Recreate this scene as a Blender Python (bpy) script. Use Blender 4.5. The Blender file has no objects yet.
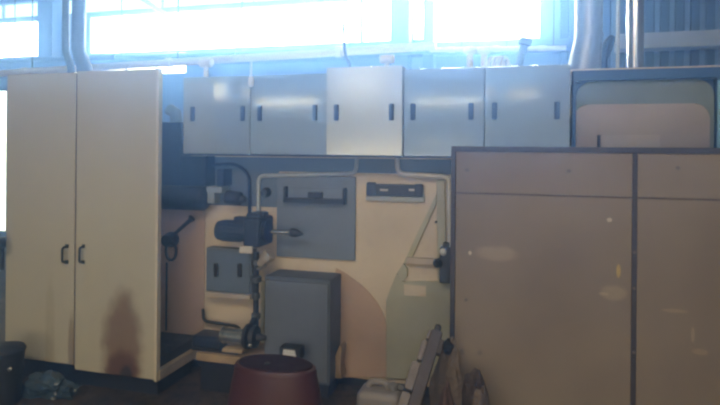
import bpy, bmesh, math, random
from mathutils import Vector, Matrix
random.seed(7)
sc = bpy.context.scene
col = sc.collection

# ------------------------------------------------------------------ camera
F, CX, CY = 580.0, 360.0, 151.0           # focal length in pixels, principal point
CAM = Vector((0, 0, 1.70))
YAW, ROLL = math.radians(15.5), 0.0085
fwd = Vector((-math.sin(YAW), math.cos(YAW), 0))
rt0 = Vector((math.cos(YAW), math.sin(YAW), 0)); up0 = Vector((0, 0, 1))
RT = rt0 * math.cos(ROLL) + up0 * math.sin(ROLL)
UP = up0 * math.cos(ROLL) - rt0 * math.sin(ROLL)
cd = bpy.data.cameras.new('camera'); cam = bpy.data.objects.new('camera', cd); col.objects.link(cam)
cd.sensor_width = 36; cd.lens = F / 720 * 36; cd.shift_y = -(202.5 - CY) / 720
cd.clip_start = .02
m = Matrix((RT, UP, -fwd)).transposed().to_4x4(); m.translation = CAM
cam.matrix_world = m
sc.camera = cam

# ------------------------------------------------------------------ haze, light, exposure
w = bpy.data.worlds.new('world'); sc.world = w; w.use_nodes = True
nt = w.node_tree; nt.nodes.clear()
wo = nt.nodes.new('ShaderNodeOutputWorld'); bg = nt.nodes.new('ShaderNodeBackground')
bg.inputs[0].default_value = (.5, .7, 1, 1); bg.inputs[1].default_value = .3
nt.links.new(bg.outputs[0], wo.inputs[0])
vs = nt.nodes.new('ShaderNodeVolumeScatter')          # blue scatter added to imitate veiling glare of the lens
vs.inputs['Color'].default_value = (.20, .43, 1, 1)
vs.inputs['Density'].default_value = .082
vs.inputs['Anisotropy'].default_value = .84
nt.links.new(vs.outputs[0], wo.inputs['Volume'])

def area(name, loc, target, sx, sy, power, c):
    l = bpy.data.lights.new(name, 'AREA'); l.shape = 'RECTANGLE'; l.size = sx; l.size_y = sy
    l.energy = power; l.color = c
    o = bpy.data.objects.new(name, l); col.objects.link(o); o.location = loc
    o.rotation_euler = (Vector(target) - Vector(loc)).to_track_quat('-Z', 'Y').to_euler()
    return o
# added fill lights: low behind the camera, over the rear hall, high in front
area('front_fill', (-.6, -3.85, .85), (-.6, 4, 1.0), 6.4, 1.5, 120, (1, .90, .76))  # added warm fill for the front faces, no known door
area('rear_fill', (-2.2, 6.3, 5.0), (-2.2, 6.4, 0), 5.0, 1.2, 90, (.55, .78, 1))  # added fill to brighten the back wall and pipes
area('overhead_fill', (-.6, -1.6, 4.7), (-.8, 3.6, 1.6), 5.0, 1.2, 150, (1, .93, .84))  # added fill so upper parts are lit more than lower ones
WIN_BACK, GLOW_FRONT = 30.0, 5.5
sc.view_settings.view_transform = 'Standard'; sc.view_settings.look = 'None'
sc.view_settings.exposure = 0.0; sc.view_settings.gamma = 1.0
sc.view_settings.use_curve_mapping = False
sc.cycles.use_denoising = True
sc.cycles.max_bounces = 6; sc.cycles.volume_bounces = 1
sc.cycles.filter_width = 2.4

# ------------------------------------------------------------------ helpers
def at(px, py, Y):
    d = fwd + RT * ((px - CX) / F) + UP * ((CY - py) / F)
    return CAM + d * (Y / d.y)
def rect(x0, y0, x1, y1, Y):
    a, b = at(x0, (y0 + y1) / 2, Y), at(x1, (y0 + y1) / 2, Y)
    c, d = at((x0 + x1) / 2, y0, Y), at((x0 + x1) / 2, y1, Y)
    return a.x, b.x, d.z, c.z          # X0, X1, Z0, Z1
def pxm(px, Y):                         # metres per pixel at a place
    d = fwd + RT * ((px - CX) / F); return (Y / d.y) / F

MATS = {}
def mat(name, c, rough=.6, metal=0., var=.2, scale=3., bump=0., bscale=30., marks=(), fine=.08, dark=None, stretch=None, spec=.5):
    if name in MATS: return MATS[name]
    m = bpy.data.materials.new(name); m.use_nodes = True; MATS[name] = m
    n, l = m.node_tree.nodes, m.node_tree.links
    b = n['Principled BSDF']; b.inputs['Roughness'].default_value = rough; b.inputs['Metallic'].default_value = metal
    b.inputs['Specular IOR Level'].default_value = spec
    tc = n.new('ShaderNodeTexCoord')
    src = tc.outputs['Object']
    if stretch:
        mp = n.new('ShaderNodeMapping'); mp.inputs['Scale'].default_value = stretch
        l.new(src, mp.inputs[0]); nsrc = mp.outputs[0]
    else: nsrc = src
    def noise(s, d=4, v=nsrc):
        q = n.new('ShaderNodeTexNoise'); q.inputs['Scale'].default_value = s; q.inputs['Detail'].default_value = d
        l.new(v, q.inputs['Vector']); return q.outputs['Fac']
    def mix(fac, a, bcol):
        x = n.new('ShaderNodeMix'); x.data_type = 'RGBA'
        l.new(fac, x.inputs['Factor'])
        for s, v in ((x.inputs['A'], a), (x.inputs['B'], bcol)):
            if isinstance(v, tuple): s.default_value = (*v[:3], 1)
            else: l.new(v, s)
        return x.outputs['Result']
    def ramp(v, lo, hi, a=0., bb=1.):
        r = n.new('ShaderNodeMapRange'); r.inputs['From Min'].default_value = lo; r.inputs['From Max'].default_value = hi
        r.inputs['To Min'].default_value = a; r.inputs['To Max'].default_value = bb
        l.new(v, r.inputs['Value']); return r.outputs['Result']
    dk = dark or tuple(x * .55 for x in c)
    o = mix(ramp(noise(scale, 6), .42, .72, 0, var * 2), c, dk)
    o = mix(ramp(noise(scale * 9, 3), .5, .75, 0, fine * 2), o, dk)
    if marks:
        sep = n.new('ShaderNodeSeparateXYZ'); l.new(src, sep.inputs[0])
        def math_(op, a, bb=None):
            q = n.new('ShaderNodeMath'); q.operation = op
            for i, v in enumerate((a, bb)):
                if v is None: continue
                if isinstance(v, (int, float)): q.inputs[i].default_value = v
                else: l.new(v, q.inputs[i])
            return q.outputs[0]
        wob = math_('MULTIPLY', math_('SUBTRACT', noise(9, 5, src), .5), 1.0)
        for (mx, mz, rx, rz, mc, st, wb) in marks:
            dx = math_('DIVIDE', math_('SUBTRACT', sep.outputs['X'], mx), rx)
            dz = math_('DIVIDE', math_('SUBTRACT', sep.outputs['Z'], mz), rz)
            d = math_('ADD', math_('MULTIPLY', dx, dx), math_('MULTIPLY', dz, dz))
            d = math_('ADD', d, math_('MULTIPLY', wob, wb))
            o = mix(ramp(d, 1.0, .35, 0, st), o, mc)
    l.new(o, b.inputs['Base Color'])
    r = ramp(noise(scale * 2.3, 4), .3, .7, rough * (.94 if metal > .4 else .8), min(1, rough * (1.06 if metal > .4 else 1.2))); l.new(r, b.inputs['Roughness'])
    if bump:
        bp = n.new('ShaderNodeBump'); bp.inputs['Strength'].default_value = bump; bp.inputs['Distance'].default_value = .02
        l.new(noise(bscale, 4, src), bp.inputs['Height']); l.new(bp.outputs[0], b.inputs['Normal'])
    return m
def emit(name, c, s):
    if name in MATS: return MATS[name]
    m = bpy.data.materials.new(name); m.use_nodes = True; MATS[name] = m
    n, l = m.node_tree.nodes, m.node_tree.links; n.clear()
    o = n.new('ShaderNodeOutputMaterial'); e = n.new('ShaderNodeEmission')
    tc = n.new('ShaderNodeTexCoord'); q = n.new('ShaderNodeTexNoise'); q.inputs['Scale'].default_value = 1.5
    l.new(tc.outputs['Object'], q.inputs['Vector'])
    r = n.new('ShaderNodeMapRange'); r.inputs['To Min'].default_value = s * .85; r.inputs['To Max'].default_value = s * 1.15
    l.new(q.outputs['Fac'], r.inputs['Value']); l.new(r.outputs['Result'], e.inputs['Strength'])
    e.inputs['Color'].default_value = (*c, 1); l.new(e.outputs[0], o.inputs[0]); return m

class B:
    """collects shapes given in world coordinates into one mesh"""
    def __init__(s): s.bm = bmesh.new()
    def _bev(s, verts, w, seg=2):
        es = list({e for v in verts for e in v.link_edges})
        bmesh.ops.bevel(s.bm, geom=es, offset=w, segments=seg, affect='EDGES', profile=.5)
    def box(s, x0, x1, y0, y1, z0, z1, bev=0.004, rot=None, seg=2):
        c = Vector(((x0 + x1) / 2, (y0 + y1) / 2, (z0 + z1) / 2))
        mt = Matrix.Translation(c)
        if rot is not None: mt = mt @ rot.to_4x4()
        mt = mt @ Matrix.Diagonal((abs(x1 - x0), abs(y1 - y0), abs(z1 - z0), 1))
        v = bmesh.ops.create_cube(s.bm, size=1, matrix=mt)['verts']
        if bev: s._bev(v, min(bev, .45 * min(abs(x1 - x0), abs(y1 - y0), abs(z1 - z0))), seg)
        return s
    def tube(s, pts, r, seg=12, closed=False):
        seg = max(seg, 12); pts = [Vector(p) for p in pts]; rr = r if isinstance(r, (list, tuple)) else [r] * len(pts)
        rings = []; N = len(pts); prev = None
        for i, p in enumerate(pts):
            if closed: t = (pts[(i + 1) % N] - pts[i - 1])
            else: t = pts[min(i + 1, N - 1)] - pts[max(i - 1, 0)]
            t.normalize()
            if prev is None:
                a = Vector((0, 0, 1)) if abs(t.z) < .9 else Vector((1, 0, 0))
                u = t.cross(a).normalized()
            else: u = (prev - t * prev.dot(t)).normalized()
            prev = u; v = t.cross(u)
            rings.append([s.bm.verts.new(p + (u * math.cos(k / seg * 6.28318) + v * math.sin(k / seg * 6.28318)) * rr[i]) for k in range(seg)])
        for i in range(N if closed else N - 1):
            a, b = rings[i], rings[(i + 1) % N]
            for k in range(seg): s.bm.faces.new((a[k], a[(k + 1) % seg], b[(k + 1) % seg], b[k]))
        if not closed:
            s.bm.faces.new(rings[0][::-1]); s.bm.faces.new(rings[-1])
        return s
    def lathe(s, base, axis, prof, seg=32):
        """prof: (distance along axis, radius)"""
        seg = max(seg, 16); base = Vector(base); axis = Vector(axis).normalized()
        a = Vector((0, 0, 1)) if abs(axis.z) < .9 else Vector((1, 0, 0))
        u = axis.cross(a).normalized(); v = axis.cross(u)
        rings = [[s.bm.verts.new(base + axis * h + (u * math.cos(k / seg * 6.28318) + v * math.sin(k / seg * 6.28318)) * max(r, .0005)) for k in range(seg)] for h, r in prof]
        for i in range(len(rings) - 1):
            for k in range(seg): s.bm.faces.new((rings[i][k], rings[i][(k + 1) % seg], rings[i + 1][(k + 1) % seg], rings[i + 1][k]))
        s.bm.faces.new(rings[0][::-1]); s.bm.faces.new(rings[-1])
        return s
    def prism(s, poly, y0, y1, bev=.003):
        """poly: (X, Z) outline, extruded from y0 to y1"""
        a = [s.bm.verts.new((x, y0, z)) for x, z in poly]; b = [s.bm.verts.new((x, y1, z)) for x, z in poly]
        n = len(poly)
        s.bm.faces.new(a); s.bm.faces.new(b[::-1])
        for k in range(n): s.bm.faces.new((a[k], b[k], b[(k + 1) % n], a[(k + 1) % n]))
        if bev:
            es = [e for v in a for e in v.link_edges if e.other_vert(v) in a]
            bmesh.ops.bevel(s.bm, geom=list(set(es)), offset=bev, segments=1, affect='EDGES')
        return s
    def frame(s, x0, x1, z0, z1, y0, y1, t, bev=.003):
        s.box(x0, x0 + t, y0, y1, z0, z1, bev); s.box(x1 - t, x1, y0, y1, z0, z1, bev)
        s.box(x0 + t, x1 - t, y0, y1, z0, z0 + t, bev); s.box(x0 + t, x1 - t, y0, y1, z1 - t, z1, bev); return s
    def build(s, name, m, parent=None, smooth=True):
        off = Vector((0, 0, 0)); p = parent
        while p is not None: off += p.location; p = p.parent
        bmesh.ops.recalc_face_normals(s.bm, faces=s.bm.faces)
        if parent is None:
            xs = [v.co for v in s.bm.verts]
            off = Vector((sum((max, min)[k](v.x for v in xs) for k in (0, 1)) / 2, sum((max, min)[k](v.y for v in xs) for k in (0, 1)) / 2, min(v.z for v in xs)))
        bmesh.ops.translate(s.bm, verts=s.bm.verts, vec=-off)
        me = bpy.data.meshes.new(name); s.bm.to_mesh(me); s.bm.free()
        if smooth:
            for p in me.polygons: p.use_smooth = True
            try: me.set_sharp_from_angle(angle=math.radians(38))
            except Exception: pass
        o = bpy.data.objects.new(name, me); col.objects.link(o); me.materials.append(m)
        if smooth:
            wn = o.modifiers.new('weighted_normal', 'WEIGHTED_NORMAL'); wn.keep_sharp = True; wn.weight = 100
        if parent is None: o.location = off
        else: o.parent = parent
        return o
def thing(name, label, cat, loc, group=None):
    o = bpy.data.objects.new(name, None); col.objects.link(o); o.location = loc; o.empty_display_size = .1
    o['label'] = label; o['category'] = cat
    if group: o['group'] = group
    return o
def tag(o, label, cat, group=None):
    o['label'] = label; o['category'] = cat
    if group: o['group'] = group
    return o
def struct(name, b, m):
    o = b.build(name, m); o['kind'] = 'structure'; return o
def arc(c, r, a0, a1, n, u, v):
    return [Vector(c) + Vector(u) * r * math.cos(a0 + (a1 - a0) * i / n) + Vector(v) * r * math.sin(a0 + (a1 - a0) * i / n) for i in range(n + 1)]
def smoothpath(pts, r=.06, n=5):
    """round the corners of a polyline"""
    pts = [Vector(p) for p in pts]; out = [pts[0]]
    for a, b, c in zip(pts, pts[1:], pts[2:]):
        k = min(r, (a - b).length * .45, (c - b).length * .45)
        p, q = b + (a - b).normalized() * k, b + (c - b).normalized() * k
        for i in range(n + 1):
            t = i / n; out.append(p * (1 - t) ** 2 + b * 2 * t * (1 - t) + q * t * t)
    out.append(pts[-1]); return out
def roundrect(x0, x1, z0, z1, r, corners=(1, 1, 1, 1), n=6):
    """outline, corners = (bottom left, bottom right, top right, top left)"""
    P = []
    for (cx, cz, a, on) in ((x0 + r, z0 + r, math.pi, corners[0]), (x1 - r, z0 + r, 1.5 * math.pi, corners[1]), (x1 - r, z1 - r, 0, corners[2]), (x0 + r, z1 - r, .5 * math.pi, corners[3])):
        if on: P += [(cx + r * math.cos(a + i / n * math.pi / 2), cz + r * math.sin(a + i / n * math.pi / 2)) for i in range(n + 1)]
        else:
            P.append((cx + r * math.copysign(1, round(math.cos(a + .785), 3)), cz + r * math.copysign(1, round(math.sin(a + .785), 3))))
    return P

# ------------------------------------------------------------------ materials
cream = mat('cream_paint', (.66, .57, .45), .55, 0, .18, 1.6, marks=())
steel = mat('steel_sheet', (.42, .50, .58), .09, .5, .04, 1.2, bump=.012, bscale=1.7, fine=.01)
steel_mid = mat('bright_steel_sheet', (.46, .51, .55), .2, .45, .05, 1.2, bump=.015, bscale=2.2, fine=.01)
black = mat('black_plastic', (.018, .02, .03), .45, 0, .3, 6)
darkmetal = mat('dark_metal', (.035, .042, .06), .5, .3, .3, 6, bump=.1)
bluegrey = mat('blue_grey_paint', (.17, .215, .30), .5, .1, .2, 2.5)
darkblue = mat('dark_blue_enamel', (.012, .04, .13), .5, .1, .3, 3)
teal = mat('teal_blue_paint', (.01, .065, .20), .5, 0, .25, 3)
chrome = mat('polished_metal', (.75, .76, .78), .22, 1, .2, 5)
galv = mat('galvanised_sheet', (.45, .47, .5), .4, .7, .3, 5)
palegreen = mat('pale_green_paint', (.44, .44, .35), .6, 0, .2, 2.5)

# ------------------------------------------------------------------ the hall
W = 4.0                                   # front plane of the machine
WB = 7.6                                  # back wall
concrete = mat('oily_concrete_floor', (.11, .085, .07), .75, 0, .5, 2.2, bump=.5, bscale=9, fine=.5, dark=(.02, .018, .018), spec=.25)
wallm = mat('blue_grey_wall_paint', (.16, .24, .36), .8, 0, .3, 1.0)
walld = mat('dark_hall_wall', (.16, .15, .14), .85, 0, .3, 1.0)
XL, XR, YF, ZC = -8.5, 4.5, -4.0, 5.2
struct('floor', B().box(XL, XR, YF, WB + .2, -.12, 0, 0), concrete)
struct('ceiling', B().box(XL, XR, YF, WB + .2, ZC, ZC + .15, 0), walld)
struct('wall_left', B().box(XL - .2, XL, YF - .2, WB + .2, -.12, ZC, 0), walld)
struct('wall_right', B().box(XR, XR + .2, YF - .2, WB + .2, -.12, ZC, 0), walld)
# back wall with window openings, left as gaps between wall pieces
def wall_with_holes(name, y0, y1, holes, m):
    """holes: non-overlapping (x0,x1,z0,z1)"""
    xs = sorted({XL, XR} | {h[0] for h in holes} | {h[1] for h in holes}); b = B()
    for a, c in zip(xs, xs[1:]):
        cuts = sorted((h[2], h[3]) for h in holes if h[0] < (a + c) / 2 < h[1]); z = -.12
        for z0, z1 in cuts:
            if z0 > z + 1e-4: b.box(a, c, y0, y1, z, z0, 0)
            z = z1
        b.box(a, c, y0, y1, z, ZC, 0)
    bmesh.ops.remove_doubles(b.bm, verts=b.bm.verts, dist=1e-5)
    return struct(name, b, m)
zt, zb = at(200, 10, WB).z, at(290, 45, WB).z
X = lambda p: at(p, 40, WB).x
back = [(X(-70), X(46), zb, zt), (X(90), X(360), zb, zt), (X(362), X(392), zb, zt + .5), (X(413), X(424), zb, zt + .5), (X(437), X(540), at(490, 40, WB).z, zt + .7),
        (X(-110), X(7), at(0, 232, WB).z, at(0, 90, WB).z)]
l1, l0 = at(100, 55, WB).z, at(100, 76, WB).z
back += [(X(66), X(186), l0, l1), (X(10), X(62), l0, l1)]
upper = (X(-70), X(352), zt + .07, zt + .32)
wall_with_holes('wall_back', WB, WB + .15, back + [upper], wallm)
frame_m = mat('window_frame_paint', (.45, .55, .65), .6, 0, .1, 4)
pane_m = emit('sunlit_pane', (.80, .90, 1), WIN_BACK)
pane_hot = emit('sunlit_pane_towards_sun', (.82, .91, 1), WIN_BACK * 1.3)
pane_low = emit('shaded_pane', (.7, .88, 1), WIN_BACK * .15)
pane_up = emit('cyan_skylight_sheet', (.6, .9, 1), 1.7)
pane_band = emit('bright_low_pane', (.85, .93, 1), 7)
for i, (h, nm, pm) in enumerate(zip(back + [upper], (2, 6, 3, 0, 2, 1, 3, 1, 4), (pane_m, pane_m, pane_m, pane_m, pane_hot, pane_low, pane_band, pane_band, pane_up))):
    x0, x1, z0, z1 = h
    f = B().frame(x0, x1, z0, z1, WB + .02, WB + .1, .012)
    for k in range(1, nm + 1):
        xm = x0 + (x1 - x0) * k / (nm + 1); f.box(xm - .004, xm + .004, WB + .03, WB + .09, z0, z1, 0)
    fo = struct('window_%d' % (i + 1), f, frame_m)
    B().box(x0, x1, WB + .11, WB + .13, z0, z1, 0).build('pane', pm, fo)
# front wall (behind the camera) with added glowing panes for streaks in the steel
fh = [(-6.7, -6.1, 2.7, 3.1), (-5.7, -4.2, 2.75, 2.95), (-3.6, -2.4, 2.7, 3.4), (-2.05, -.65, 2.70, 2.86), (-.4, .2, 2.66, 2.82), (-5.6, -4.3, 1.93, 2.02), (-1.9, -.7, 1.93, 2.03)]
wall_with_holes('wall_front', YF - .15, YF, fh, walld)
fp = emit('streak_pane', (1, .97, .92), GLOW_FRONT)
for i, (x0, x1, z0, z1) in enumerate(fh):
    f = B().frame(x0, x1, z0, z1, YF - .1, YF - .02, .04)
    for k in (1, 2): xm = x0 + (x1 - x0) * k / 3; f.box(xm - .02, xm + .02, YF - .09, YF - .03, z0, z1, 0)
    fo = struct('window_%d' % (i + 10), f, frame_m)  # frame around an added pane
    B().box(x0, x1, YF - .13, YF - .11, z0, z1, 0).build('pane', fp, fo)
# steel beams and cladding on the back wall
beam_m = mat('beam_paint', (.14, .22, .40), .6, .1, .2, 3)
a = rect(-60, 45, 760, 53, WB - .25)
z = at(380, 48, WB - .3).z
struct('trim_1', B().box(XL, X(575), WB - .28, WB, z - .09, z + .03, .005), beam_m)
z1_ = at(680, 39, WB - .3).z
struct('trim_2', B().box(at(618, 39, WB - .3).x, XR, WB - .30, WB, z1_ - .09, z1_ + .09, .005), mat('grey_beam', (.35, .38, .42), .6, 0, .2, 3))
cl = B()
x = X(560)
while x < XR - .1:
    cl.box(x, x + .10, WB - .05, WB, 1.5, ZC - .05, .02); x += .16
struct('trim_3', cl, mat('dark_blue_cladding', (.025, .05, .12), .6, 0, .3, 2))
struct('trim_4', B().box(X(393), X(412), WB - .2, WB, 0, ZC - .02, .01), beam_m)
struct('trim_5', B().box(X(425), X(436), WB - .2, WB, 0, ZC - .02, .01), mat('blue_column', (.12, .2, .36), .6, 0, .2, 3))
struct('trim_6', B().box(X(47), X(62), WB - .2, WB, 0, ZC - .02, .01), beam_m)

d0, d1_ = at(138, -4, WB - .35), at(166, 15, WB - .35)
struct('trim_7', B().tube([d0 + (d0 - d1_), d1_], .035, 8), mat('white_brace', (.7, .75, .8), .5, 0, .1, 3))

# ------------------------------------------------------------------ the machine
XM0, XM1 = at(205, 200, W).x, at(760, 100, W).x
ztop = at(400, 74, W).z
mach = thing('process_machine', 'long cream painted production machine standing behind the cabinets and drum', 'machine', ((XM0 + XM1) / 2, W + .6, 0))
B().box(XM0, XM1, W, W + 1.1, .07, ztop, .006).build('body', cream, mach)
XL0 = at(14, 200, W).x; zl = at(170, 150, W).z
es = thing('machine_end_section', 'low pinkish end section of the machine behind the tall cream cabinet', 'machine', ((XL0 + XM0) / 2, W + .5, 0))
B().box(XL0, XM0 - .002, W, W + 1.0, .07, zl, .006).build('body', mat('pinkish_side_paint', (.54, .41, .34), .6, 0, .25, 1.5), es)
B().box(XL0 + .02, XM0 - .02, W + .05, W + .95, 0, .07, 0).build('plinth', black, es)
B().box(XM0 + .02, XM1 - .02, W + .05, W + .95, 0, .07, 0).build('plinth', black, mach)
# dark band under the wall units
a = rect(186, 158, 452, 172, W)
B().box(a[0], a[1], W - .012, W, a[2], a[3], .002).build('upper_rail', mat('rail_blue_paint', (.12, .19, .31), .5, .1, .25, 3), mach)
# blue grey upper left sheet with a knob
a = rect(206, 160, 279, 206, W)
us = B().box(a[0], a[1], W - .006, W, a[2], a[3], .002).build('upper_sheet', mat('blue_grey_sheet', (.13, .18, .27), .55, .1, .25, 3), mach)
q = at(267, 192, W - .006)
B().lathe(q, (0, -1, 0), [(0, .035), (.02, .035), (.03, .028), (.06, .026), (.065, .018)], 18).build('knob', darkmetal, us)
# pale ledge at the bottom left
zled = at(222, 355.5, W - .37).z; xl0, xl1 = at(196, 358, W - .37).x, at(262, 358, W - .3).x
B().box(xl0, xl1, W - .37, W, zled - .055, zled, .004).build('ledge', mat('ochre_ledge_paint', (.42, .32, .21), .6, 0, .4, 5), mach)
B().box(xl0 + .02, xl1, W - .34, W, 0, zled - .056, 0).build('ledge_plinth', black, mach)
# blue grey drawer panel
a = rect(278, 176, 356, 258, W)
dp = B().box(a[0], a[1], W - .025, W, a[2], a[3], .004).build('cover_panel', bluegrey, mach)
a = rect(286, 187, 347, 203, W - .02)
tr = B()
tr.box(a[0], a[0] + .018, W - .075, W - .02, a[2], a[3], .003).box(a[1] - .018, a[1], W - .075, W - .02, a[2], a[3], .003)
tr.box(a[0], a[1], W - .075, W - .02, a[2], a[2] + .035, .003)
tr.build('grip_rail', darkmetal, dp)
B().box(a[0] + .02, a[1] - .02, W - .032, W - .02, a[2] + .035, a[3] - .01, .002).build('nameplate', bluegrey, dp)
a = rect(309, 192, 323, 198, W - .03)
B().box(a[0], a[1], W - .06, W - .028, a[2], a[3], .004).build('latch', black, dp)
# dark slot with a pale lip
a = rect(367, 183, 425, 201, W)
sl = B().box(a[0], a[1], W - .03, W, a[2], a[2] + .05, .004)
sl = sl.build('slot_lip', mat('pale_lip_paint', (.38, .42, .42), .5, .1, .2, 4), mach)
a = rect(368, 184, 424, 196, W)
s2 = B().box(a[0], a[1], W - .05, W - .005, a[2], a[3], .008)
s2.box(a[0] + .0, a[0] + .07, W - .06, W - .02, a[2] + .0, a[3] + .012, .012); s2.box(a[1] - .06, a[1], W - .06, W - .02, a[2], a[3] + .008, .012)
so = s2.build('slot', black, mach)
a = rect(380, 189, 388, 191, W - .05)
B().box(a[0], a[1], W - .056, W - .045, a[2], a[3], .001).build('slot_clip', galv, so)
a = rect(409, 189, 421, 191, W - .05)
B().box(a[0], a[1], W - .056, W - .045, a[2], a[3], .001).build('slot_clip', galv, so)
# warm light on the lower front, put in as a peach panel with curved shoulder
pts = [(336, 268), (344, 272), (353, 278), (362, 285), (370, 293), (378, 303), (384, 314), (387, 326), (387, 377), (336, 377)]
B().prism([(at(x, y, W).x, at(x, y, W).z) for x, y in pts], W - .012, W).build('warm_light_panel', mat('peach_light_tone', (.52, .37, .27), .6, 0, .25, 2, marks=()), mach)
# pale green guard: foot plate with a window, upright, brace
pg = lambda L: [(at(x, y, W).x, at(x, y, W).z) for x, y in L]
g = B()
g.prism(pg([(387, 300), (391, 288), (398, 272), (402, 281), (452, 281), (470, 281), (470, 379), (387, 377)]), W - .03, W, .003)
g.prism(pg([(398, 272), (404, 263), (408, 268), (408, 276), (402, 281)]), W - .03, W, .002)
g.prism(pg([(437, 180), (445, 180), (447, 281), (438, 281)]), W - .028, W, .002)
g.prism(pg([(437, 193), (437, 203), (410, 263), (404, 263)]), W - .026, W, .002)
g.build('guard_frame', palegreen, mach)
a = rect(404, 285, 426, 296, W - .03)
B().box(a[0], a[1], W - .034, W - .028, a[2], a[3], .002).build('guard_plate', cream, mach)
a = rect(408, 257, 438, 263, W)
B().box(a[0], a[1], W - .06, W - .02, a[2], a[3], .004).build('guard_bar', mat('pinkish_white_paint', (.55, .48, .45), .5, 0, .2, 5), mach)
p = at(436, 222, W - .03)
B().lathe(p + Vector((0, .005, 0)), (0, -1, 0), [(0, .008), (.012, .008), (.016, .004)], 10).build('bolt', black, mach)
# black latch block beside the brown cabinet
a = rect(441, 246, 456, 281, W - .03)
lb = B().box(a[0], a[1], W - .12, W - .025, a[2], a[3], .01)
lb.lathe(at(440.5, 262, W - .08), (-.3, -1, 0), [(0, .03), (.06, .03), (.075, .02)], 16)
lb.box(a[0] + .02, a[0] + .06, W - .1, W - .03, a[3] - .005, a[3] + .03, .004)
lb.build('latch_block', black, mach)
p = at(443, 252, W - .13)
B().lathe(p, (0, -1, 0), [(0, .025), (.01, .025), (.014, .015)], 14).build('latch_button', galv, mach)
# right end: teal frame, grey green surround, cream hatch
a = rect(572, 69, 735, 79, W - .05); b_ = rect(572, 79, 735, 170, W - .05)
fr = B().box(a[0], a[1], W - .08, W, a[2] - .005, a[3], .006)
x0 = at(572, 110, W - .05).x; x7 = at(715.5, 110, W - .05).x
fr.box(x0, x0 + .022, W - .08, W, .9, a[2], .004); fr.box(x7, a[1], W - .08, W, .9, a[2], .004)
fr.box(x0, x7, W - .02, W - .001, .9, a[2], 0)
fro = fr.build('end_frame', teal, mach)
xs = at(717, 110, W - .08).x
B().box(xs, xs + .02, W - .092, W - .078, .9, a[2] - .02, .003).build('edge_strip', mat('light_blue_strip', (.2, .42, .6), .4, .1, .1, 4), mach)
x1_, x2_ = at(576, 110, W - .03).x, at(714, 110, W - .03).x
B().prism(roundrect(x1_, x2_, .9, at(640, 80.5, W - .03).z, .10, (0, 0, 1, 1)), W - .035, W, .004).build('hatch_surround', mat('grey_green_paint', (.17, .22, .20), .6, 0, .2, 2), mach)
x1_, x2_ = at(573.5, 120, W - .04).x, at(709.5, 120, W - .04).x
ht = B().prism(roundrect(x1_, x2_, .9, at(640, 104, W - .04).z, .09, (0, 0, 1, 1)), W - .05, W - .033, .005).build('hatch', mat('warm_hatch_paint', (.38, .325, .27), .6, 0, .2, 2), mach)
a = rect(602, 135, 660, 165, W - .05)
B().box(a[0], a[1], W - .056, W - .048, a[2], a[3], .002).build('hatch_plate', mat('pale_hatch_plate', (.44, .385, .32), .6, 0, .2, 2), ht)
B().box(a[0] - .03, a[0] - .012, W - .07, W - .048, a[2], a[3] + .0, .003).build('hatch_hinge', darkmetal, ht)
hp = [at(q[0], q[1], W - .07) for q in ((574, 78), (572, 88), (574, 100), (573, 112), (570.5, 122), (571, 140), (572, 160))]
B().tube(smoothpath(hp, .05), .008, 8).build('edge_cable', black, mach)

# ------------------------------------------------------------------ wall units in a row
YO = W - .24
seps = [183, 250, 327, 403.5, 484.5, 570.5]
names = ['steel wall unit at the left end of the row, beside the tall cream cabinet',
         'steel wall unit second from the left, with two bright streaks, above the blue grey panel',
         'palest and tallest steel wall unit, in the middle of the row',
         'steel wall unit between the pale middle unit and the right end unit',
         'steel wall unit at the right end of the row, beside the teal frame']
zt0 = at(250, 75.5, YO).z; zb0 = at(380, 157.5, YO).z
for i in range(5):
    xa, xb = at(seps[i], 110, YO).x, at(seps[i + 1], 110, YO).x
    yf = YO - (.025 if i == 2 else 0); zt_ = zt0 + (.035 if i == 2 else 0.012 * (i > 2))
    t = thing('wall_unit', names[i], 'cabinet', ((xa + xb) / 2, yf, zb0), 'steel wall units in a row')
    B().box(xa + .001, xb - .001, yf + .028, W - .001, zb0, zt_ - .005, .004).build('body', bluegrey, t)
    tilt = Matrix.Rotation(math.radians((.35, -.4, .25, -.3, .3)[i]), 3, 'X') @ Matrix.Rotation(math.radians((.5, -.3, .6, .3, -.5)[i]), 3, 'Z')
    d = B().box(xa + .003, xb - .003, yf, yf + .022, zb0 + .012, zt_, .005, tilt).build('door', steel_mid if i == 2 else steel, t)
    lip = B().box(xa + .001, xb - .001, yf + .004, yf + .03, zb0, zb0 + .01, .002).build('bottom_lip', darkblue, t)
    zc = at(400, 112, yf).z
    hx = [(193, 243), (260, 315), (336.5, 391.5), (413, 471), (494.5, 557)][i]
    for hp in hx:
        cx = at(hp, 112, yf).x
        h = B().box(cx - .017, cx + .017, yf - .016, yf + .004, zc - .055, zc + .055, .008)
        h.build('handle', darkblue, d)

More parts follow.
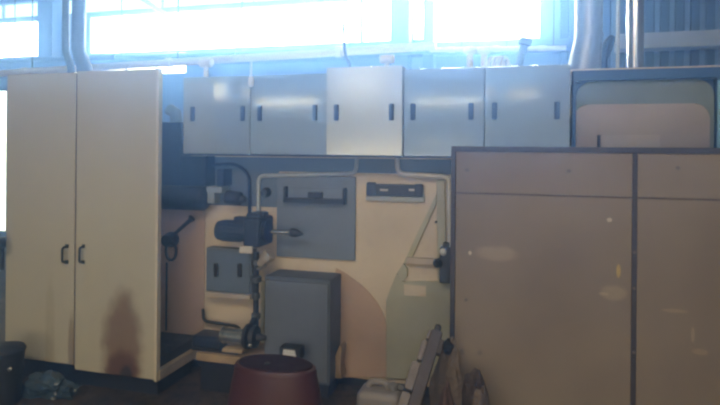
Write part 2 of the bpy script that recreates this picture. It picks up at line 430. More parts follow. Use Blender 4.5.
# ------------------------------------------------------------------ tall cream cabinet
YC = 3.4
zc0, zc1 = at(157, 377, YC).z, at(161, 68.5, YC).z
xc0, xc1 = at(6, 220, YC).x, at(158, 220, YC).x; xcm = at(75.5, 220, YC).x
cab_loc = Vector(((xc0 + xc1) / 2, YC, 0))
cb = thing('tall_cabinet', 'tall cream two-door metal cabinet with rust stain at the bottom right', 'cabinet', cab_loc)
rust = (.13, .05, .02)
r0 = at(123, 345, YC) - cab_loc
cdoor = mat('cream_cabinet_paint', (.48, .46, .37), .5, 0, .10, 1.2, fine=.04,
            marks=((r0.x, r0.z - .03, .19, .46, rust, .7, 1.0), (r0.x + .01, r0.z - .17, .15, .17, (.10, .04, .02), .8, 1.0), (r0.x + .03, r0.z - .2, .06, .08, (.02, .015, .015), .9, .8),
                   (at(71, 350, YC).x - cab_loc.x, .28, .03, .30, rust, .5, .8), (at(4, 240, YC).x - cab_loc.x, at(4, 245, YC).z, .09, .10, (.12, .11, .09), .6, .8),
                   (at(50, 330, YC).x - cab_loc.x, .35, .05, .5, (.36, .32, .22), .5, .8)))
YB = YC + .04
cside = mat('cream_side_paint', (.46, .36, .29), .6, 0, .25, 1.5)
B().box(xc0, xc1, YC + .02, YB, zc0, zc1 - .004, .004).build('body', cside, cb)
rail_m = mat('bottom_rail_paint', (.50, .42, .32), .6, 0, .4, 5)
B().box(xc1 - .03, xc1 + .012, YC + .02, W - .006, zc0 - .03, zc0 + .035, .003).build('base_rail', rail_m, cb)
B().box(xc0, xc0 + .04, YC + .02, W - .006, zc0 - .03, zc0 + .035, .003).build('base_rail', rail_m, cb)
B().box(xc0 + .05, xc1 - .06, YC + .10, W - .07, 0, zc0 - .028, 0).build('plinth', black, cb)
B().box(xc0 + .05, xc1 - .032, YB + .02, W - .02, zc0 - .028, zc0 + .10, .004).build('inner_tray', darkmetal, cb)
d1 = B().box(xc0, xcm - .009, YC, YC + .022, zc0 + .01, zc1 - .01, .005).build('door', cdoor, cb)
d2 = B().box(xcm + .009, xc1 - .012, YC - .006, YC + .016, zc0 - .02, zc1 + .0, .005).build('door', cdoor, cb)
B().box(xc1 - .014, xc1 + .006, YC - .012, YC + .03, zc0 - .03, zc1 + .004, .003).build('corner_post', mat('pale_corner_paint', (.62, .57, .47), .45, 0, .1, 2), cb)
B().box(xcm - .008, xcm + .008, YC + .004, YC + .02, zc0, zc1 - .02, 0).build('seam_strip', mat('seam_shadow_metal', (.16, .13, .14), .6, 0, .2, 3), cb)
for px, d in ((67, d1), (84, d2)):
    p = at(px, 254, YC)
    path = smoothpath([p + Vector((0, .004, .055)), p + Vector((0, -.045, .05)), p + Vector((0, -.045, -.05)), p + Vector((0, .004, -.055))], .018, 4)
    hd = B().tube(path, .0085, 10); hd.box(p.x - .014, p.x + .014, p.y - .008, p.y + .004, p.z - .07, p.z - .042, .003); hd.box(p.x - .014, p.x + .014, p.y - .008, p.y + .004, p.z + .042, p.z + .07, .003)
    hd.build('handle', black, d)
# valve hanging at the cabinet's left edge
p = at(3, 243, YC); p.x = xc0 - .045
t = thing('gate_valve', 'small black valve at the left edge of the tall cream cabinet', 'valve', p)
B().lathe(p + Vector((0, .03, 0)), (0, -1, 0), [(0, .04), (.05, .04), (.06, .03), (.09, .026)], 18).build('valve_body', black, t)
B().tube([p + Vector((.062 * math.cos(i / 20 * 6.283), -.07, .062 * math.sin(i / 20 * 6.283))) for i in range(20)], .011, 12, True).build('handwheel', black, t)
B().box(p.x - .058, p.x + .058, p.y - .075, p.y - .065, p.z - .006, p.z + .006, .002).build('spoke', black, t)
B().tube([p + Vector((0, -.02, 0)), p + Vector((0, -.075, 0))], .012, 12).build('stem', darkmetal, t)
B().box(p.x, xc0, p.y + .022, p.y + .034, p.z - .03, p.z + .03, .002).build('mounting_plate', darkmetal, t)
B().tube([p + Vector((0, .01, -.03)), p + Vector((0, .01, -.20))], .014, 12).build('pipe_stub', darkmetal, t)

zb0_ = zb0; duct_g = mat('blue_grey_inlet', (.2, .27, .36), .5, .2, .2, 5)
# ------------------------------------------------------------------ gap between cabinet and machine
YH0 = W - .16
a = rect(150, 122, 205, 186, YH0); a2 = rect(150, 184, 205, 211, YH0)
t = thing('blower_housing', 'dark blue housing beside the tall cream cabinet, left of the steel wall units', 'housing', ((a[0] + a[1]) / 2, YH0 + .08, a2[2]))
xr_ = at(182, 140, YH0).x
B().box(a[0], xr_ - .012, YH0, W - .002, a[2], a[3], .01).build('cowl', darkblue, t)
B().box(xr_ - .012, a[1], W - .15, W - .002, a[2], zb0_ - .005, .01).build('side_cover', darkblue, t)
rr = (a2[3] - a2[2]) / 2
B().lathe((a[0], YH0 + rr - .03, a2[2] + rr), (1, 0, 0), [(0, rr * .9), (.03, rr), (a2[1] - a2[0] - .05, rr), (a2[1] - a2[0] - .03, rr * .85), (a2[1] - a2[0], rr * .5)], 28).build('barrel', mat('navy_enamel', (.02, .035, .08), .4, .1, .3, 4), t)
B().tube([(xr_ - .07, YH0 + .03, a[3] - .005), (xr_ - .09, YH0 + .05, a[3] + .07), (xr_ - .15, YH0 + .06, a[3] + .10)], .045, 14).build('inlet', duct_g, t)
# pale bracket, cylinder and clamp beneath the left wall unit
p = at(212, 192, W - .08)
t = thing('air_cylinder', 'grey air cylinder and pale bracket under the leftmost wall unit', 'fitting', p)
q0, q1 = at(208, 190, W - .09), at(224, 192, W - .09)
br = B().box(q0.x, q1.x, W - .12, W - .001, q0.z - .02, q0.z + .03, .008); br.box(q0.x, q0.x + .07, W - .12, W - .02, q0.z - .1, q0.z, .01)
br.build('bracket', mat('pale_blue_bracket', (.28, .34, .40), .5, .2, .2, 6), t)
q = at(224, 178, W - .08)
B().box(q.x - .03, q.x + .03, W - .14, W - .001, q.z - .06, q.z + .07, .01).build('valve_block', darkblue, t)
q = at(233, 197, W - .1)
B().lathe(q + Vector((-.06, 0, 0)), (1, 0, -.1), [(0, .03), (.01, .05), (.12, .05), (.13, .03), (.16, .02)], 18).build('cylinder', darkmetal, t)
q = at(208, 176, W - .06)
B().tube([q + Vector((0, .059, .06)), q + Vector((0, .03, .05)), q + Vector((0, 0, 0)), q + Vector((.01, 0, -.09))], .014, 8).build('elbow', mat('grey_blue_elbow', (.2, .27, .36), .5, .2, .2, 6), t)
# dark hand crank and its lever on the pink side wall
p = at(169, 240, W - .05)
t = thing('hand_crank', 'dark hand crank with ring grip on the pinkish panel beside the tall cabinet', 'crank', (p.x, W - .002, p.z))
B().lathe((p.x, W - .002, p.z), (0, -1, 0), [(0, .06), (.03, .06), (.035, .05), (.09, .045), (.10, .03)], 18).build('hub', darkmetal, t)
q = at(171, 251, W - .09)
B().tube([Vector((q.x + .045 * math.cos(i / 18 * 6.283), W - .09, q.z + .07 * math.sin(i / 18 * 6.283))) for i in range(18)], .011, 8, True).build('ring_grip', darkmetal, t)
e = at(192, 218, W - .09)
B().tube([(p.x + .02, W - .085, p.z + .02), (p.x + .08, W - .09, p.z + .06), e - Vector((.02, 0, .02)), e], [.012, .013, .017, .03], 10).build('lever', darkmetal, t)
q = at(166.5, 280, W - .01)
tag(B().tube([(q.x, W - .009, at(166, 330, W).z), (q.x, W - .009, at(166, 262, W).z)], .008, 8).build('cable', darkmetal), 'thin dark cable running down the pinkish panel beside the tall cabinet', 'cable')
# ------------------------------------------------------------------ pipes on the machine front
pipe_m = mat('pale_blue_pipe', (.42, .48, .52), .4, .2, .2, 5)
def wallpipe(name, pix, Y, r, m, label, corner=.05, cat='pipe'):
    pts = [at(x, y, Y) for x, y in pix]
    o = B().tube(smoothpath(pts, corner), r, 12).build(name, m); tag(o, label, cat); return o
wallpipe('conduit', [(357, 158), (356, 173.5), (258.5, 176), (258.5, 214)], W - .027, .016, pipe_m, 'pale blue conduit bending right above the blue grey panel')
wallpipe('conduit', [(397, 158), (398, 174), (449, 177), (450, 250)], W - .045, .019, mat('off_white_pipe', (.58, .57, .54), .4, .05, .2, 5), 'off-white conduit bending down beside the brown cabinet')
wallpipe('hose', [(214, 165), (236, 164), (249, 174), (249.5, 216)], W - .035, .013, darkblue, 'dark hose curving down to the upper motor', .09, 'hose')
wallpipe('bent_pipe', [(203, 309), (203.5, 321), (236, 326), (240, 329)], W - .06, .012, darkmetal, 'dark bent pipe above the floor pump', .04)

# ------------------------------------------------------------------ upper drive motor
yM = W - .17
p0, p1 = at(217, 230, yM), at(250, 231, yM)
t = thing('gear_motor', 'dark blue gear motor with a silver shaft pointing right, above the small cabinet', 'motor', at(250, 246, yM))
R = .072
motor_m = mat('motor_blue_enamel', (.03, .05, .11), .45, .2, .3, 6)
mb = B(); mb.lathe(p0, (1, 0, 0), [(0, R * .6), (.012, R * .92), (.03, R), (p1.x - p0.x - .05, R), (p1.x - p0.x - .04, R * .9), (p1.x - p0.x + .02, R * .85)], 28)
for k in range(14):
    an = k / 14 * 6.283; c = Vector((0, math.cos(an), math.sin(an))) * (R + .003)
    q = p0 + c; mb.box(q.x + .05, p1.x - .06, q.y - .004, q.y + .004, q.z - .004, q.z + .004, 0)
mb.build('motor_body', motor_m, t)
a = rect(236, 218, 245, 222, yM); B().box(a[0], a[1] + .02, yM - .04, yM + .04, a[2] - .02, a[3] + .012, .008).build('terminal_box', motor_m, t)
a = rect(248, 214, 264, 246, yM); gz = (a[2] + a[3]) / 2
g = B().box(a[0], a[1], yM - .085, W - .001, a[2], a[3] - .02, .02, seg=3); g.box(a[0] + .01, a[1] - .015, yM - .06, W - .05, a[3] - .04, a[3] + .01, .012)
g.build('gearbox', motor_m, t)
q = at(263, 231, yM)
B().lathe(q, (1, 0, 0), [(0, .075), (.02, .075), (.025, .06), (.03, .08), (.045, .08), (.05, .045), (.06, .03)], 24).build('flange', darkmetal, t)
q = at(264, 215, yM - .05); B().lathe(q - Vector((.02, 0, 0)), (1, 0, 0), [(0, .022), (.03, .022), (.035, .012)], 12).build('cap_plug', darkmetal, t)
q = at(268, 231.5, yM); q1 = at(290, 232, yM)
B().lathe(q, (1, 0, 0), [(0, .018), (q1.x - q.x, .018), (q1.x - q.x + .004, .014)], 16).build('shaft', chrome, t)
B().lathe(q1, (1, -.0, -.12), [(0, .02), (.01, .032), (.05, .03), (.10, .006)], 16).build('shaft_tip', darkmetal, t)
a = rect(244.5, 246, 257, 251.5, yM - .02); B().box(a[0], a[1], yM - .10, yM - .083, a[2], a[3] + .01, .003).build('label_plate', mat('white_plate', (.62, .6, .55), .5, 0, .1, 8), t)
# stack of fittings down to the floor pump
xp = at(256, 300, yM).x
t = thing('pipe_riser', 'dark riser pipe with valves joining the gear motor and the floor pump', 'pipe', (xp, yM, at(254, 340, yM).z))
zA, zB = at(256, 252, yM).z, at(254, 331, yM).z
B().tube([(xp, yM, zA), (xp, yM, zB)], .021, 14).build('pipe', darkmetal, t)
for py, r in ((262, .036), (279, .04), (296, .03), (316, .034)):
    z = at(256, py, yM).z
    B().lathe((xp, yM, z - .025), (0, 0, 1), [(0, r * .7), (.008, r), (.042, r), (.05, r * .7)], 16).build('coupling', mat('grey_coupling', (.12, .14, .17), .4, .5, .3, 6), t)
q = at(262, 270, yM - .03)
B().tube([(xp, yM, q.z), (xp + .05, yM - .03, q.z + .01), (xp + .09, yM - .04, q.z + .04)], .012, 10).build('valve_lever', galv, t)
q = at(268, 258, yM)
B().lathe((xp + .03, yM - .01, q.z - .05), (1, 0, 1), [(0, .028), (.05, .034), (.10, .05), (.12, .048)], 16).build('funnel', mat('dull_cream_funnel', (.4, .36, .32), .6, 0, .3, 6), t)
xg = at(263, 300, W - .03).x
tag(B().tube([(xg, W - .03, at(263, 281, W - .03).z), (xg, W - .03, .12)], .017, 10).build('drain_pipe', palegreen), 'pale green drain pipe between the riser and the grey box', 'pipe')

# ------------------------------------------------------------------ small blue grey cabinet with two grips
a = rect(205.5, 249, 251, 293, W - .1)
t = thing('switch_box', 'small blue grey box cabinet with two dark grips below the gear motor', 'cabinet', ((a[0] + a[1]) / 2, W - .05, a[2]))
B().box(a[0], a[1], W - .09, W - .001, a[2], a[3], .004).build('body', bluegrey, t)
do = B().box(a[0] + .01, a[1] - .01, W - .104, W - .088, a[2] + .012, a[3] - .012, .004).build('door', mat('switch_door_paint', (.13, .18, .27), .5, .1, .2, 3), t)
for px in (217, 240.5):
    q = at(px, 270, W - .1)
    B().box(q.x - .017, q.x + .017, W - .125, W - .1, q.z - .05, q.z + .05, .008).build('grip', black, do)
b2 = rect(206, 294, 251, 297.5, W - .1)
B().box(b2[0], b2[1], W - .12, W - .001, b2[2], a[2] - .001, .003).build('sill', mat('pale_sill_paint', (.5, .45, .4), .5, 0, .2, 5), t)

# ------------------------------------------------------------------ floor pump
yP = W - .26
t = thing('floor_pump', 'dark pump with a shiny silver barrel on the ledge beside the grey box', 'pump', at(228, 360, yP))
a = rect(197, 333, 226, 361, yP)
B().box(a[0] + .0, a[1] + .13, yP - .075, yP + .10, zled, zled + .02, .004).build('base', black, t)
a = (a[0], a[1], zled, a[3])
mp = B().box(a[0], a[1], yP - .09, yP + .09, a[2] + .021, a[3], .025, seg=3)
mp.build('motor_housing', mat('pump_navy', (.022, .03, .05), .35, .2, .3, 6), t)
c0, c1 = at(222, 335, yP - .03), at(246, 336, yP - .03)
B().lathe(c0, (1, 0, 0), [(0, .05), (.01, .062), (.03, .062), (.035, .056), (c1.x - c0.x - .03, .056), (c1.x - c0.x - .025, .062), (c1.x - c0.x, .062)], 28).build('barrel', mat('pump_bright_metal', (.5, .53, .55), .25, .9, .3, 8), t)
B().lathe(c1, (1, 0, 0), [(0, .05), (.005, .085), (.03, .088), (.04, .06), (.055, .055), (.06, .078), (.08, .074), (.09, .03), (.15, .015)], 28).build('volute', darkmetal, t)
q = at(250, 345, yP - .12)
B().lathe(q, (0, -1, 0), [(0, .012), (.012, .012), (.016, .006)], 10).build('drain_plug', chrome, t)
B().tube([(xp, yP + .02, c1.z + .06), (xp, yP + .06, c1.z + .10), (xp, yM, zB + .012)], .022, 12).build('outlet', darkmetal, t)
a = rect(226, 346.5, 246, 355, yP - .04)
B().box(a[0], a[1], yP - .1, yP + .05, zled + .0205, a[3], .005).build('support_block', mat('pale_wood_block', (.45, .36, .26), .7, 0, .3, 6), t)

# ------------------------------------------------------------------ grey box cabinet
YG = W - .26
x0, x1 = at(264, 300, YG).x, at(330, 300, YG).x; zt2 = at(300, 278.5, YG).z
t = thing('floor_box', 'plain blue grey metal box cabinet on the floor behind the red drum', 'cabinet', ((x0 + x1) / 2, YG, 0))
B().box(x0, x1, YG + .01, W - .001, .10, zt2, .006).build('body', mat('slate_box_paint', (.105, .13, .185), .55, .1, .2, 3), t)
B().box(x0 + .012, x1 - .012, YG - .006, YG + .012, .12, zt2 - .025, .005).build('door', mat('slate_door_paint', (.155, .185, .25), .5, .1, .2, 3), t)
B().box(x0 + .02, x1 - .02, YG + .04, W - .03, 0, .10, 0).build('plinth', black, t)
# small wedge chock right of the box
pts = [(333, 377), (333, 362), (341, 344), (343, 348), (341, 365), (343, 377)]
tag(B().prism([(at(x, y, W - .1).x, at(x, y, W - .1).z) for x, y in pts], W - .13, W - .02, .004).build('corner_bracket', mat('tan_bracket', (.4, .3, .2), .7, 0, .4, 6)), 'narrow tan metal bracket at the right foot of the grey box', 'bracket')

# ------------------------------------------------------------------ foreground: red drum
tD = 2.62
uD = (277 - CX) / F
cD = CAM + (fwd + RT * uD) * tD; mD = tD / F
zD = 1.70 - (364.5 - CY) * mD; OV = .56
t = thing('plastic_drum', 'dark red oval plastic drum in the foreground in front of the grey box', 'drum', (cD.x, cD.y, 0))
red = mat('dusty_red_plastic', (.062, .018, .019), .5, 0, .25, 2.5, fine=.1, marks=())
r1 = 42 * mD
def oval(b):
    for v in b.bm.verts: v.co.y = cD.y + (v.co.y - cD.y) * OV
    return b
oval(B().lathe((cD.x, cD.y, 0), (0, 0, 1), [(0, r1 * 1.44), (.03, r1 * 1.47), (.05, r1 * 1.42), (zD - .30, r1 * 1.30), (zD - .10, r1 * 1.11), (zD - .035, r1 * 1.03), (zD - .022, r1 * 1.035), (zD - .006, r1 * 1.015), (zD, r1 * .97)], 48)).build('body', red, t)
oval(B().lathe((cD.x, cD.y, zD - .001), (0, 0, 1), [(0, r1 * .93), (.006, r1 * .93), (.009, r1 * .90), (.004, r1 * .86), (.003, .02)], 48)).build('top_rim', mat('dark_red_top', (.035, .017, .018), .85, 0, .4, 4, spec=.15), t)
q = Vector((cD.x - .03, cD.y - .02, zD))
B().lathe(q, (0, 0, 1), [(0, .012), (.008, .012), (.01, .008)], 14).build('bung', black, t)

# small tin with a shiny lid on the floor cabinet's front
p = at(292, 350, YG - .12)
t = thing('work_lamp', 'small dark lamp housing with a shiny white face behind the red drum', 'lamp', (p.x, p.y, 0))
B().box(p.x - .075, p.x + .075, p.y - .05, p.y + .05, p.z - .05, p.z + .03, .012).build('housing', darkmetal, t)
lf = B().prism([(p.x - .045, p.z - .022), (p.x + .052, p.z - .022), (p.x + .04, p.z + .018), (p.x - .04, p.z + .018)], p.y - .056, p.y - .045, .002)
lf.build('face', mat('shiny_white_glass', (.75, .78, .8), .15, 0, .1, 6), t)
B().box(p.x - .03, p.x + .03, p.y - .03, p.y + .03, .015, p.z - .05, .005).build('post', darkmetal, t)
B().box(p.x - .09, p.x + .09, p.y - .07, p.y + .07, 0, .015, .004).build('foot', darkmetal, t)

# ------------------------------------------------------------------ white jerrycan
tJ = 3.15; uJ = (383 - CX) / F; cJ = CAM + (fwd + RT * uJ) * tJ; mJ = tJ / F
zJ = 1.70 - (382 - CY) * mJ; wj = 22 * mJ
t = thing('jerrycan', 'dirty white plastic jerrycan standing on the floor beside the debris heap', 'canister', (cJ.x, cJ.y, 0))
jm = mat('dirty_white_plastic', (.28, .26, .265), .5, 0, .3, 4)
jb = B().box(cJ.x - wj, cJ.x + wj, cJ.y - .09, cJ.y + .09, 0, zJ - .03, .035, seg=4)
jb.build('body', jm, t)
B().tube(smoothpath([(cJ.x - wj + .045, cJ.y, zJ - .05), (cJ.x - wj + .06, cJ.y, zJ), (cJ.x + .03, cJ.y, zJ + .002), (cJ.x + .05, cJ.y, zJ - .05)], .03), .017, 12).build('handle', jm, t)
B().lathe((cJ.x + wj - .055, cJ.y, zJ - .035), (0, 0, 1), [(0, .03), (.03, .03), (.034, .026)], 18).build('cap', mat('grey_cap', (.2, .2, .22), .5, 0, .2, 6), t)

# ------------------------------------------------------------------ brown two-panel cabinet in the right foreground
YK = 3.0
xk0 = at(451, 280, YK).x; xkm = at(634, 280, YK).x; xk1 = xkm + (xkm - xk0)
zk = at(540, 148, YK).z
kl = Vector(((xk0 + xk1) / 2, YK, 0))
K = lambda x, y: (at(x, y, YK).x - kl.x, at(x, y, YK).z)
mk = []
for (x, y, rx, ry, c, st, wb) in ((497, 254, 24, 9, (.36, .30, .25), .55, 1.2), (609.5, 220, 3, 2.6, (.55, .5, .45), .8, .2), (618.5, 271, 2.6, 8, (.5, .36, .08), .7, .3),
                                  (613, 293, 14, 9, (.36, .30, .22), .5, 1.2), (470, 253, 2, 2.5, (.6, .55, .5), .8, .2), (693, 335, 2, 9, (.36, .3, .24), .5, .5), (700, 352, 9, 4, (.36, .28, .2), .4, .8),
                                  (466, 300, 2, 2, (.06, .05, .04), .7, .2), (569, 171, 2.5, 2.5, (.10, .08, .07), .7, .2), (678, 168, 2.5, 2.5, (.10, .08, .07), .7, .2), (467, 170, 3, 2, (.10, .08, .07), .7, .2),
                                  (604, 294, 6, 2, (.4, .33, .26), .5, .8), (675, 311, 14, 2.5, (.34, .27, .2), .5, 1), (462, 352, 3, 4, (.10, .07, .05), .5, .5), (480, 353, 3, 3, (.10, .07, .05), .5, .5)):
    k = K(x, y); s = pxm(x, YK); mk.append((k[0], k[1], rx * s, ry * s, c, st, wb))
brown = mat('brown_board', (.22, .18, .142), .6, 0, .45, .9, fine=.06, marks=mk, dark=(.135, .10, .078))
edge = mat('dark_steel_edge', (.05, .045, .06), .5, .3, .3, 5)
t = thing('panel_cabinet', 'large brown two-panel cabinet with dark steel edging in the right foreground', 'cabinet', kl)
B().box(xk0 + .01, xk1 - .01, YK + .022, YK + .45, .05, zk - .02, .003).build('body', mat('brown_carcass', (.15, .11, .085), .7, 0, .2, 2), t)
pl = B().box(xk0 + .02, xkm - .01, YK + .002, YK + .024, .06, zk - .02, .003).build('panel', brown, t)
pr = B().box(xkm + .01, xk1 - .02, YK + .002, YK + .024, .06, zk - .02, .003).build('panel', brown, t)
e = B().box(xk0 - .004, xk1 + .004, YK - .008, YK + .46, zk - .022, zk + .006, .003)
e.box(xk0 - .004, xk0 + .02, YK - .008, YK + .03, 0, zk - .02, .003); e.box(xk1 - .02, xk1 + .004, YK - .008, YK + .03, 0, zk - .02, .003)
e.build('edging', edge, t)
B().box(xkm - .011, xkm + .011, YK - .008, YK + .02, 0, zk - .022, .003).build('centre_strip', edge, t)
zs = at(540, 195, YK).z
sm = B().box(xk0 + .02, xkm - .011, YK - .0015, YK + .004, zs - .005, zs + .004, .001)
sm.build('seam', mat('board_seam', (.12, .09, .08), .6, 0, .4, 6), t)
B().box(xkm + .011, xk1 - .02, YK - .0015, YK + .004, zs - .005, zs + .004, .001).build('seam', MATS['board_seam'], t)
for py in (252, 288, 352):
    z = at(634, py, YK).z
    B().lathe((xkm, YK - .006, z), (0, -1, 0), [(0, .008), (.004, .008), (.006, .004)], 10).build('screw', mat('dull_screw', (.14, .12, .12), .6, .3, .2, 6), t)

# ------------------------------------------------------------------ debris in front of the brown cabinet
YH = 2.78
def crumple(b, c, rx, ry, rz, seed, amp=.35, sub=4):
    rnd = random.Random(seed)
    v = bmesh.ops.create_icosphere(b.bm, subdivisions=sub, radius=1)['verts']
    from mathutils import noise as nz
    o = Vector((rnd.random() * 50, rnd.random() * 50, rnd.random() * 50))
    for q in v:
        n = nz.fractal(q.co * 1.6 + o, 1.0, 2.0, 4); rg = 1 - abs(nz.noise(q.co * 2.6 + o * 2)) * .9
        f = 1 + amp * n + amp * .5 * (rg - .6)
        q.co = Vector((c[0] + q.co.x * f * rx, c[1] + q.co.y * f * ry, max(.002, c[2] + q.co.z * f * rz)))
    return b
rag1 = mat('dusty_grey_cloth', (.17, .135, .115), .95, 0, .4, 8, bump=.8, bscale=40)
rag2 = mat('brown_cloth', (.12, .075, .065), .95, 0, .4, 8, bump=.8, bscale=40)
rag3 = mat('dark_cloth', (.075, .055, .05), .95, 0, .4, 8, bump=.8, bscale=40)
def sack(px0, py0, px1, Y, m, seed, label, ry=.13, amp=.28):
    s = pxm((px0 + px1) / 2, Y); top = at((px0 + px1) / 2, py0, Y); hw = (px1 - px0) / 2 * s
    h = top.z / 2
    b = crumple(B(), (top.x, Y, h * .98), hw, ry, h, seed, amp)
    tag(b.build('sack', m), label, 'sack', 'crumpled sacks heaped against the brown cabinet')
sack(430, 350, 466, 2.90, rag1, 3, 'tallest dusty grey sack, against the left edge of the brown cabinet', .06, .22)
sack(462, 368, 491, 2.86, rag3, 14, 'dark grey sack, middle of the heap, against the brown cabinet', .07, .25)
sack(437, 384, 456, 2.66, rag2, 5, 'small reddish brown sack in front of the heap by the brown cabinet', .08, .22)
sack(468, 388, 494, 2.68, rag1, 8, 'low flat grey sack at the right foot of the heap', .08, .22)
# leaning timber beam with worn blocks on its face
pb0, pb1 = at(412, 400, 2.62), at(433.5, 331, 2.80)
ax = (pb1 - pb0).normalized(); foot = pb0 - ax * (pb0.z / ax.z) ; L = (pb1 - foot).length
t = thing('leaning_beam', 'worn grey beam with pale blocks on its face leaning against the sack heap', 'beam', (foot.x, foot.y, 0))
zx = ax; yx = (Vector((0, 1, 0)) - ax * ax.y).normalized(); xx = yx.cross(zx)
rot = Matrix((xx, yx, zx)).transposed()
def obox(b, u0, u1, v0, v1, w0, w1, bev=.006):
    c = foot + xx * (u0 + u1) / 2 + yx * (v0 + v1) / 2 + zx * (w0 + w1) / 2
    b.box(c.x - (u1 - u0) / 2, c.x + (u1 - u0) / 2, c.y - (v1 - v0) / 2, c.y + (v1 - v0) / 2, c.z - (w1 - w0) / 2, c.z + (w1 - w0) / 2, bev, rot)
timber = mat('grey_weathered_timber', (.10, .088, .10), .85, 0, .4, 6, bump=.5, bscale=30)
b = B(); obox(b, -.008, .045, -.04, .045, .03, L); obox(b, .02, .062, -.03, .03, L - .10, L - .03)
b.build('plank', timber, t)
pale = mat('pale_worn_block', (.21, .19, .20), .8, 0, .35, 8, bump=.4, bscale=30)
for k, (w0, w1, u) in enumerate(((L - .42, L - .31, .052), (L - .30, L - .17, .05), (L - .16, L - .06, .036), (L - .055, L - .01, .022))):
    b = B(); obox(b, -u, -.007, -.045, .02, w0, w1, .012); b.build('block', pale, t)
b = B(); obox(b, .0, .032, -.025, .025, L - .01, L + .035, .01); b.build('end_cap', black, t)
b = B(); obox(b, -.08, -.045, -.03, .0, L - .315, L - .285, .006); b.build('peg', black, t)
q = at(448.5, 347, 2.90)
b = crumple(B(), (q.x, 2.90, q.z), .026, .04, .034, 21, .35, 3)
tag(b.build('rag', mat('black_rag', (.015, .015, .02), .9, 0, .3, 8)), 'small black rag on top of the tallest sack by the brown cabinet edge', 'rag')

# ------------------------------------------------------------------ bottom left: dark bin and plastic sheet
p = at(4, 350, 3.05)
t = thing('rubber_bin', 'black lidded bin at the bottom left in front of the tall cream cabinet', 'bin', (p.x - .05, 3.1, 0))
zq = p.z
B().lathe((p.x - .05, 3.1, 0), (0, 0, 1), [(0, .09), (.02, .10), (zq - .05, .12), (zq - .02, .13), (zq, .12), (zq + .01, .09), (zq + .02, .05)], 32).build('body', mat('black_rubber', (.014, .016, .024), .6, 0, .3, 6), t)
q = at(5, 371, 2.95)
B().lathe((q.x, 2.99, q.z), (0, -1, 0), [(0, .014), (.012, .014), (.016, .006)], 10).build('rivet', chrome, t)
pc = at(33, 378, 3.25)
sh = crumple(B(), (pc.x + .13, 3.26, .07), .15, .10, .075, 40, .6, 4)
tag(sh.build('plastic_bag', mat('shiny_blue_plastic', (.05, .09, .15), .12, 0, .4, 9, bump=1.0, bscale=14)), 'crumpled shiny blue plastic bag on the floor beside the black bin', 'bag')
# low dark channel under the cabinet front
a0, a1 = at(30, 384, 3.3), at(150, 384, 3.3)

# ------------------------------------------------------------------ ducts and pipes above
def vduct(name, pxb, pxt, Y, r, m, label, z0, ztop_=ZC, flare=None, cat='duct'):
    pb, pt = at(pxb, 60, Y), at(pxt, 5, Y)
    t = thing(name, label, cat, (pb.x, Y, z0))
    return t, pb, pt
# pair of ducts over the tall cabinet
Yd = W + .25
zc_top = zl
t = thing('air_duct', 'wide blue duct with a bent foot rising behind the top of the tall cream cabinet', 'duct', (at(80, 66, Yd).x, Yd, zc_top))
duct_m = mat('dull_blue_duct', (.13, .20, .34), .5, .2, .2, 3)
q0, q1, q2 = at(80, 66, Yd), at(78, 50, Yd), at(79, 0, Yd)
B().tube([(q2.x, Yd, 4.6), (q2.x, Yd, q1.z), (q0.x + .05, Yd, q0.z - .02), (q0.x + .05, Yd, zc_top)], [.058, .058, .066, .066], 24).build('pipe', duct_m, t)
B().lathe((q2.x, Yd, q1.z - .012), (0, 0, 1), [(0, .056), (.024, .056)], 24).build('collar', duct_m, t)
B().lathe((q0.x + .05, Yd, zc_top), (0, 0, 1), [(0, .085), (.012, .085), (.016, .066)], 24).build('flange', duct_m, t)
q2 = at(67.5, 20, Yd); q1 = at(67.5, 50, Yd)
t = thing('air_duct', 'narrow blue pipe left of the wide duct above the tall cream cabinet', 'duct', (q2.x, Yd - .02, zc_top))
B().tube([(q2.x, Yd - .02, 4.6), (q2.x, Yd - .02, q1.z), (q0.x - .075, Yd - .02, q0.z - .02), (q0.x - .075, Yd - .02, zc_top)], [.03, .03, .032, .032], 18).build('pipe', duct_m, t)
B().lathe((q2.x, Yd - .02, at(67, 37, Yd).z), (0, 0, 1), [(0, .033), (.03, .033)], 18).build('collar', duct_m, t)
# duct right of the wall units
Yr = W + .35
q0, q1, q2 = at(583, 66, Yr), at(588, 36, Yr), at(589, 0, Yr)
t = thing('air_duct', 'grey duct with a leaning foot rising behind the right end wall unit', 'duct', (q0.x, Yr, ztop))
gm = mat('grey_duct', (.27, .30, .35), .4, .5, .25, 3)
B().tube([(q2.x, Yr, 4.6), (q2.x, Yr, q1.z), (q0.x, Yr, ztop - .0)], [.092, .092, .115], 28).build('pipe', gm, t)
B().lathe((q2.x, Yr, q1.z - .012), (0, 0, 1), [(0, .097), (.024, .097)], 28).build('collar', gm, t)
q2 = at(635.5, 20, Yr)
t = thing('steam_pipe', 'shiny chrome pipe rising from the machine top above the teal frame', 'pipe', (q2.x, Yr, ztop))
B().tube([(q2.x, Yr, ztop), (q2.x, Yr, 4.6)], .055, 24).build('pipe', chrome, t)
B().lathe((q2.x, Yr, ztop), (0, 0, 1), [(0, .08), (.012, .08), (.016, .058)], 24).build('flange', galv, t)
q2 = at(618, 20, Yr)
t = thing('conduit', 'thin light blue conduit left of the chrome pipe', 'pipe', (q2.x, Yr, ztop))
B().tube([(q2.x, Yr, ztop), (q2.x, Yr, 4.6)], .012, 12).build('pipe', pipe_m, t)
B().lathe((q2.x, Yr, ztop), (0, 0, 1), [(0, .03), (.01, .03), (.02, .014)], 14).build('flange', galv, t)
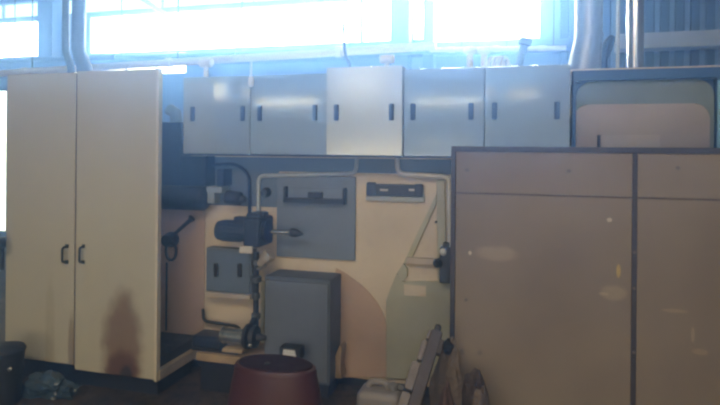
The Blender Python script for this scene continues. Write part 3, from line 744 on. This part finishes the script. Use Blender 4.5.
# knotted hose between them
q = [at(x, y, Yr) for x, y in ((600, 68), (602, 55), (606, 43), (613, 36), (610, 48), (604, 60), (606, 69))]
q[0].z = ztop; q[-1].z = ztop
tag(B().tube(smoothpath(q, .05), .02, 10).build('hose', darkblue), 'dark looped hose between the grey duct and thin conduit', 'hose')
# long pipes crossing behind the wall units
def hpipe(name, x0, y0, x1, y1, Y, r, m, label, group=None):
    a, b = at(x0, y0, Y), at(x1, y1, Y)
    t = thing(name, label, 'pipe', ((a.x + b.x) / 2, Y, min(a.z, b.z)))
    B().tube([a, b], r, 14).build('pipe', m, t)
    ux = (b - a).normalized(); n = 3
    for k in range(n):
        f = a.lerp(b, (k + .5) / n)
        B().lathe(f - ux * .03, ux, [(0, r * 1.05), (.003, r * 1.3), (.057, r * 1.3), (.06, r * 1.05)], 14).build('coupling', m, t)
        B().tube([f + Vector((.1, 0, r)), f + Vector((.1, 0, ZC - f.z))], .006, 6).build('hanger', darkmetal, t)
    return t
whitepipe = mat('white_pipe', (.72, .74, .76), .35, .1, .1, 5)
hpipe('overhead_pipe', -40, 76, 436, 46, W + .9, .035, whitepipe, 'white overhead pipe sloping up behind the left wall units')
hpipe('overhead_pipe', 430, 50, 566, 48, W + 1.6, .022, whitepipe, 'thin bright pipe behind the right wall units')
hpipe('overhead_pipe', -40, 62, 300, 52, W + 2.2, .03, duct_m, 'blue pipe running below the long window')
# fittings on top of the wall units
YT = W - .1
def fitting(px, py, label, s=1.0, h=.14):
    p = at(px, py, YT); zb_ = zt0 - .006
    t = thing('pipe_fitting', label, 'fitting', (p.x, YT, zb_))
    B().tube([(p.x, YT, zb_), (p.x, YT, zb_ + h)], .016 * s, 12).build('stem', whitepipe, t)
    B().lathe((p.x - .05 * s, YT, zb_ + h), (1, 0, 0), [(0, .02 * s), (.01, .03 * s), (.09 * s, .03 * s), (.10 * s, .02 * s)], 14).build('head', whitepipe, t)
    B().lathe((p.x, YT, zb_), (0, 0, 1), [(0, .035 * s), (.012, .035 * s), (.016, .02 * s)], 14).build('base', galv, t)
    return t
fitting(206, 70, 'white pipe fitting on top of the leftmost wall unit', 1.1, .13)
fitting(387, 70, 'white pipe fitting on top of the pale middle wall unit', 1.0, .11)
p = at(251, 80, YO - .03)
t = thing('sight_glass', 'small shiny bulb hanging where the two left wall units meet', 'fitting', p)
B().lathe(p + Vector((0, .0, -.05)), (0, 0, 1), [(0, .008), (.012, .02), (.06, .02), (.075, .01)], 14).build('bulb', mat('white_glass_bulb', (.8, .82, .85), .15, 0, .1, 5), t)
B().tube([p + Vector((0, 0, .02)), p + Vector((0, 0, .13))], .006, 8).build('stem', whitepipe, t)
# valve manifold and coiled cable on top of the right wall units
YV = W + .25
def ztop_at(px): return ztop
for px, lab in ((470, 'white valve stem farther from the coiled cable'), (484, 'white valve stem nearest to the coiled cable')):
    p = at(px, 60, YV)
    t = thing('valve_stem', lab + ' on the machine top', 'valve', (p.x, YV, ztop))
    B().tube([(p.x, YV, ztop), (p.x, YV, at(px, 50, YV).z)], .022, 12).build('stem', whitepipe, t)
    B().lathe((p.x, YV, at(px, 54, YV).z), (0, 0, 1), [(0, .03), (.01, .045), (.04, .045), (.05, .03)], 14).build('bonnet', whitepipe, t)
    B().lathe((p.x, YV, ztop), (0, 0, 1), [(0, .045), (.012, .045), (.016, .025)], 14).build('base', galv, t)
pts = []
pa, pb = at(491, 60, YV), at(508, 58, YV)
for i in range(60):
    f = i / 59; c = pa.lerp(pb, f); a_ = f * 6.283 * 4
    pts.append(Vector((c.x + .03 * math.cos(a_), YV + .05 * math.sin(a_ + 1), ztop + .075 + .06 * math.sin(a_))))
tag(B().tube(pts, .012, 8).build('coiled_cable', whitepipe), 'white coiled cable lying on the machine top', 'cable')
p0_, p1_ = at(516, 68, YV), at(524, 46, YV)
p0_.z = ztop
t = thing('lever_arm', 'blue lever arm leaning right on the machine top beside the coiled cable', 'lever', p0_)
B().tube([p0_, p1_], .028, 12).build('arm', duct_m, t)
B().lathe(p1_, (p1_ - p0_), [(0, .03), (.01, .045), (.05, .045), (.06, .03)], 14).build('knob', duct_m, t)
q = [at(x, y, W + .1) for x, y in ((344, 70), (351, 66), (346, 58), (344, 46), (343, 10))]
q[0].z = ztop
tag(B().tube(smoothpath(q, .05), .011, 8).build('hanging_cable', duct_m), 'thin blue cable dropping to the top of the middle wall unit', 'cable')
